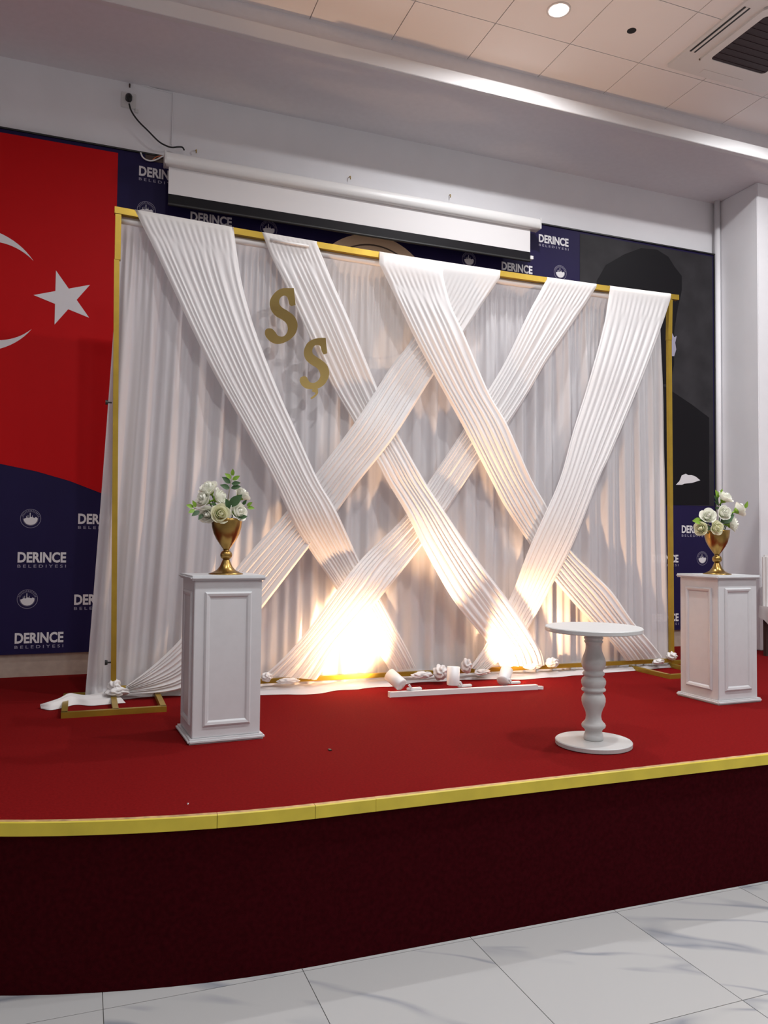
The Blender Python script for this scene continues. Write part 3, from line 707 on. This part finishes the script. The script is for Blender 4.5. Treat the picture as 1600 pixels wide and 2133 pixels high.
cb = bmesh.new(); lathe(cb, [(.003, -.03), (.005, -.012), (.014, -.004), (.020, .006), (.016, .012)], 12); cal_me = bpy.data.meshes.new('calyx'); cb.to_mesh(cal_me); cb.free(); cal_me.materials.append(M['leaf2'])
def rose(p, d, s, mt, label, group, vase_p):
    d = Vector(d).normalized(); t = thing('rose', label, 'rose', (0, 0, 0), 0, group)
    t.rotation_mode = 'QUATERNION'; t.rotation_quaternion = d.to_track_quat('Z', 'Y'); t.location = Vector(p)-d*.025*s; t.scale = (s, s, s)
    for me, a in ROSE[mt]:
        o = link(bpy.data.objects.new(me.name.split('.')[0], me), t); o.rotation_euler = (random.uniform(-.09, .09), random.uniform(-.09, .09), a+random.uniform(-.2, .2))
    link(bpy.data.objects.new('calyx', cal_me), t)
    # green stem down into the vase
    mi = (t.rotation_quaternion.to_matrix().to_4x4()); mi.translation = t.location; inv = mi.inverted()
    a = t.location-d*.02; e = Vector(vase_p)+Vector((0, 0, .20))+((a-Vector(vase_p))*.12); e.z = vase_p[2]+.2
    pts = [inv @ q*(1/s) for q in (a, a.lerp(e, .5)+Vector((0, 0, .01)), e)]
    b = bmesh.new(); tube(b, pts, .003, 6); mobj('stem', b, 'leaf', t, True); return t
LG, RG = 'roses in the left vase', 'roses in the right vase'
def vp(px, py, V, dy): return ony(px, py, V.y+dy)
for px, py, dy, d, s, mt, lab in [
    (434, 1017, .02, (-.5, -.4, .75), 1.05, 'petal', 'white rose highest on the left side of the left bouquet'),
    (424, 1040, -.01, (-.75, -.5, .4), 1.0, 'petal', 'white rose leaning out left below the highest rose of the left bouquet'),
    (459, 1036, -.03, (.75, -.5, .35), 1.0, 'petal', 'white rose turned right in the middle of the left bouquet'),
    (459, 1070, -.075, (.05, -.95, .1), 1.0, 'petal2', 'cream rose facing forward over the rim of the left vase'),
    (497, 1066, -.05, (.45, -.85, .25), 1.0, 'petal', 'white rose at the lower right of the left bouquet'),
    (505, 1030, .05, (.6, .1, .7), .95, 'petal', 'white rose at the back right of the left bouquet'),
    (432, 1072, -.04, (-.5, -.8, -.2), .95, 'petal', 'white rose drooping over the left rim of the left vase'),
    (478, 1050, .04, (0, -.3, .9), .9, 'petal', 'white rose half hidden in the centre of the left bouquet')]:
    rose(vp(px, py, VL, dy), d, s*1.12, mt, lab, LG, VL)
for px, py, dy, d, s, mt, lab in [
    (1512, 1036, .0, (.3, -.5, .7), 1.08, 'petal', 'white rose at the very top of the right bouquet'),
    (1541, 1061, .0, (.8, -.3, .4), 1.05, 'petal', 'white rose at the far right of the right bouquet'),
    (1509, 1068, -.05, (-.1, -.9, .25), 1.02, 'petal', 'white rose facing forward in the middle of the right bouquet'),
    (1475, 1075, -.04, (-.45, -.8, .35), 1.08, 'petal', 'large white rose at the left of the right bouquet'),
    (1460, 1101, -.03, (-.85, -.4, .0), .95, 'petal2', 'cream rose drooping lowest at the left of the right vase'),
    (1493, 1099, -.075, (-.1, -.9, .1), .95, 'petal2', 'cream rose over the front rim of the right vase'),
    (1528, 1093, -.03, (.6, -.6, .0), 1.05, 'petal', 'white rose drooping over the right rim of the right vase')]:
    rose(vp(px, py, VR, dy), d, s*1.10, mt, lab, RG, VR)
# ------------------------------------------------------------------ leaves
def leaf_mesh(l, w, mt, name='leaf'):
    b = bmesh.new(); n = 7; L = []
    for j in range(n+1):
        v = j/n; ww = w*math.sin(PI*v**.85)*.5; z = .12*l*math.sin(PI*v)*.4
        L.append((b.verts.new((-ww, l*v, z+.15*ww)), b.verts.new((0, l*v, z-.02*l)), b.verts.new((ww, l*v, z+.15*ww))))
    for a, c in zip(L, L[1:]):
        for k in (0, 1):
            b.faces.new((a[k], a[k+1], c[k+1], c[k]))
    bmesh.ops.remove_doubles(b, verts=b.verts[:], dist=1e-5)
    me = bpy.data.meshes.new(name); b.to_mesh(me); b.free(); me.polygons.foreach_set('use_smooth', [True]*len(me.polygons)); me.materials.append(M[mt]); return me
LEAF = {'leaf': leaf_mesh(.042, .022, 'leaf'), 'leaf2': leaf_mesh(.036, .019, 'leaf2')}
def sprig(label, V, dy, stem_px, leaves, group):
    base = vp(*stem_px[0], V, dy); t = thing('leaf_sprig', label, 'leaves', base, 0, group)
    b = bmesh.new(); tube(b, [vp(x, y, V, dy)-base for x, y in stem_px], .0028, 6); mobj('stem', b, 'stem', t, True)
    for (x0_, y0_, x1_, y1_, mt) in leaves:
        a = vp(x0_, y0_, V, dy); c = vp(x1_, y1_, V, dy-.012); d = c-a
        o = link(bpy.data.objects.new('leaf', LEAF[mt]), t); o.location = a-base
        o.rotation_mode = 'QUATERNION'; yv = d.normalized(); zv = (Vector((0, -1, .25))-yv*Vector((0, -1, .25)).dot(yv)).normalized(); xv = yv.cross(zv)
        o.rotation_quaternion = Matrix((xv, yv, zv)).transposed().to_quaternion(); k = d.length/(.042 if mt == 'leaf' else .036); o.scale = (k*.95, k, k)
    return t
sprig('tall green leaf sprig standing up from the left bouquet', VL, .0, [(474, 1045), (479, 1015), (482, 1000), (484, 990)],
      [(484, 992, 485, 976, 'leaf2'), (482, 997, 468, 986, 'leaf2'), (484, 1000, 500, 991, 'leaf2'), (480, 1007, 462, 993, 'leaf'), (482, 1008, 502, 1006, 'leaf'), (479, 1018, 458, 1010, 'leaf'), (481, 1017, 502, 1013, 'leaf')], 'leaf sprigs of the left bouquet')
sprig('light green leaf sprig sticking out left of the left bouquet', VL, -.04, [(432, 1066), (420, 1062), (410, 1060), (404, 1058)],
      [(408, 1057, 401, 1042, 'leaf2'), (404, 1057, 387, 1052, 'leaf2'), (406, 1061, 392, 1069, 'leaf2'), (416, 1064, 399, 1075, 'leaf'), (423, 1070, 413, 1083, 'leaf')], 'leaf sprigs of the left bouquet')
sprig('light green leaf pair sticking out right of the left bouquet', VL, .0, [(500, 1060), (512, 1056), (517, 1055)],
      [(514, 1054, 526, 1046, 'leaf2'), (515, 1057, 531, 1059, 'leaf2'), (505, 1052, 514, 1041, 'leaf')], 'leaf sprigs of the left bouquet')
sprig('dark green rose leaves in the middle of the left bouquet', VL, -.06, [(474, 1064), (480, 1050), (486, 1042)],
      [(476, 1056, 505, 1030, 'leaf'), (478, 1060, 470, 1038, 'leaf'), (480, 1052, 498, 1044, 'leaf'), (472, 1064, 478, 1050, 'leaf'), (496, 1078, 516, 1076, 'leaf'), (452, 1056, 440, 1048, 'leaf')], 'leaf sprigs of the left bouquet')
sprig('green leaf spray behind the top rose of the right bouquet', VR, .04, [(1502, 1075), (1497, 1050), (1494, 1030)],
      [(1496, 1040, 1490, 1020, 'leaf2'), (1496, 1046, 1487, 1032, 'leaf'), (1497, 1035, 1505, 1018, 'leaf2'), (1498, 1052, 1488, 1044, 'leaf'), (1499, 1060, 1490, 1058, 'leaf')], 'leaf sprigs of the right bouquet')
sprig('pointed green leaves at the left of the right bouquet', VR, -.02, [(1480, 1095), (1466, 1090), (1460, 1087)],
      [(1462, 1086, 1442, 1085, 'leaf2'), (1470, 1094, 1460, 1082, 'leaf'), (1500, 1088, 1530, 1072, 'leaf'), (1505, 1090, 1524, 1082, 'leaf'), (1478, 1097, 1468, 1106, 'leaf'), (1550, 1060, 1558, 1044, 'leaf2')], 'leaf sprigs of the right bouquet')

# ================================================================== SIDE TABLE
tc_ = Vector((2.395, 3.325, SZ))
tt = thing('side_table', 'small round white table with a turned baluster leg', 'table', tc_)
K = .000367
yz = lambda y: .026+(1850-y)/(1850-300)*(.565-.026)
prof = [(r*K, yz(y)) for y, r in [(1852, 122), (1830, 132), (1780, 128), (1750, 116), (1715, 112), (1690, 128), (1665, 156), (1640, 163), (1615, 152), (1590, 126), (1560, 108), (1510, 101), (1460, 106), (1400, 128), (1350, 150), (1300, 160), (1250, 159), (1210, 142), (1190, 124), (1172, 124), (1160, 140), (1150, 158), (1135, 164), (1118, 158), (1105, 140), (1085, 150), (1050, 163), (1010, 166), (975, 152), (952, 124), (940, 124), (926, 142), (905, 150), (885, 140), (868, 122), (850, 130), (820, 148), (780, 160), (740, 164), (690, 152), (640, 134), (580, 112), (520, 104), (475, 108), (455, 124), (440, 126), (425, 112), (405, 128), (390, 130), (370, 112), (340, 112), (318, 126), (300, 132)]]
mobj('base', lathe(bmesh.new(), [(.178, 0), (.187, .004), (.188, .022), (.184, .026), (.05, .0262)], 64), 'cream', tt)
mobj('turned_leg', lathe(bmesh.new(), prof, 40), 'cream', tt, True)
mobj('table_top', lathe(bmesh.new(), [(.05, .565), (.236, .565), (.240, .568), (.240, .584), (.236, .588), (.05, .5885)], 72), 'cream', tt)

# ================================================================== FLOOR SPOTLIGHT BAR
ra, rb = onz(813, 1452, SZ), onz(1118, 1436, SZ)
ra.z = rb.z = SZ; lt = thing('spotlight_bar', 'white floor track with three cylindrical spotlights aimed at the drapery', 'light bar', ra)
dirx = (rb-ra).normalized(); LN = (rb-ra).length
b = bmesh.new(); bar(b, Vector((0, 0, .017)), rb-ra+Vector((0, 0, .017)), .036, .032); mobj('track_rail', b, 'plastic', lt)
b = bmesh.new(); bar(b, rb-ra+Vector((0, 0, .013)), rb-ra+dirx*.045+Vector((0, 0, .010)), .028, .02); mobj('feed_plug', b, 'plastic', lt)
b = bmesh.new(); bar(b, -dirx*.010+Vector((0, 0, .017)), Vector((0, 0, .017)), .040, .036); mobj('end_cap', b, 'plastic', lt)
for k in (.25, .55, .78): box('track_screw', LN*k-.006, LN*k+.006, -.0215, -.018, .016, .022, 'plastic', lt)
def head(px, py, tpx, tpy, dyt, watts, cone, tgt, idx):
    # base point and mouth point of the can; y of the mouth set by dyt
    base = ony(px, py, ra.y+.012); mouth = ony(tpx, tpy, ra.y+.012+dyt); d = (mouth-base).normalized(); L_ = .125; R_ = .043
    mouth = base+d*L_
    h = bpy.data.objects.new('spotlight_head', None); link(h, lt); h.location = base-ra; h.rotation_mode = 'QUATERNION'; h.rotation_quaternion = d.to_track_quat('Z', 'Y')
    b = bmesh.new(); n = 36
    pr = [(.030, 0), (.040, .003), (R_, .008), (R_, L_), (R_-.003, L_), (R_-.003, L_-.02), (.02, L_-.021)]
    lathe(b, pr, n); mobj('can', b, 'plastic', h, True)
    b = bmesh.new(); lathe(b, [(R_-.005, L_-.019), (R_-.005, L_-.017)], n); mobj('lens', b, 'spotglow', h)
    ld = bpy.data.lights.new('spot', 'SPOT'); ld.energy = watts; ld.color = WARM; ld.spot_size = math.radians(cone); ld.spot_blend = 1.0; ld.shadow_soft_size = .025
    lo = link(bpy.data.objects.new('spot', ld), h); lo.location = (0, 0, L_-.010); lo.rotation_euler = (PI, 0, 0)
    q = base-ra
    b = bmesh.new(); bx(b, q.x+.035, q.x+.135, q.y-.014, q.y+.014, .034, .050, .003); mobj('adaptor', b, 'plastic', lt)
    b = bmesh.new(); bar(b, Vector((q.x+.055, q.y-.028, .045)), Vector((q.x+.036, q.y-.03, .075)), .012); mobj('pivot', b, 'plastic', lt)
head(838, 1428, 808, 1402, .105, SPOT_W[0], 108, None, 0)
head(944, 1428, 944.5, 1392, .012, SPOT_W[1], 74, None, 1)
head(1047, 1420, 1058, 1390, .095, SPOT_W[2], 96, None, 2)

# ================================================================== CHAIR AT THE RIGHT EDGE
ch = thing('covered_chair', 'white cloth-covered chair partly visible at the right edge beside the column', 'chair', (6.02, 5.30, SZ), 0)
for sx in (-.19, .19):
    for sy in (-.19, .19): box('leg', sx-.017, sx+.017, sy-.017, sy+.017, 0, .40, 'wood', ch)
box('seat', -.22, .22, -.22, .22, .40, .45, 'knot', ch, .018)
b = bmesh.new(); bx(b, -.22, .22, .17, .22, .42, .92, .02); mobj('backrest', b, 'knot', ch)
rows = []
for j in range(10):
    v = j/9; row = []
    for i in range(61):
        a = i/60*2*PI; c, s = math.cos(a), math.sin(a); k = .24/max(abs(c), abs(s))
        drop = .10+.07*math.sin(a*4)**2
        row.append(Vector((c*k*(1+.03*v*math.sin(a*14)), s*k*(1+.03*v*math.sin(a*14)), .455-drop*v)))
    rows.append(row)
grid_mesh('seat_cover', rows, 'knot', ch)

# ------------------------------------------------------------------ litter on the carpet
p = onz(688, 1563, SZ); b = bmesh.new(); bx(b, -.008, .008, -.012, .012, 0, .006, .002)
for v in b.verts: v.co.x += .006*nz(v.co.y*200, 3)
o = tag(mobj('carpet_scrap', b, 'black'), 'tiny dark scrap lying on the red carpet', 'litter'); o.location = (p.x, p.y, SZ)
p = onz(391, 1677, SZ); b = bmesh.new(); tube(b, [(0, 0, .002), (.004, .008, .004), (0, .016, .002)], .0015, 5)
o = tag(mobj('carpet_scrap', b, 'plastic'), 'tiny pale thread lying on the carpet near the yellow edge', 'litter'); o.location = (p.x, p.y, SZ)
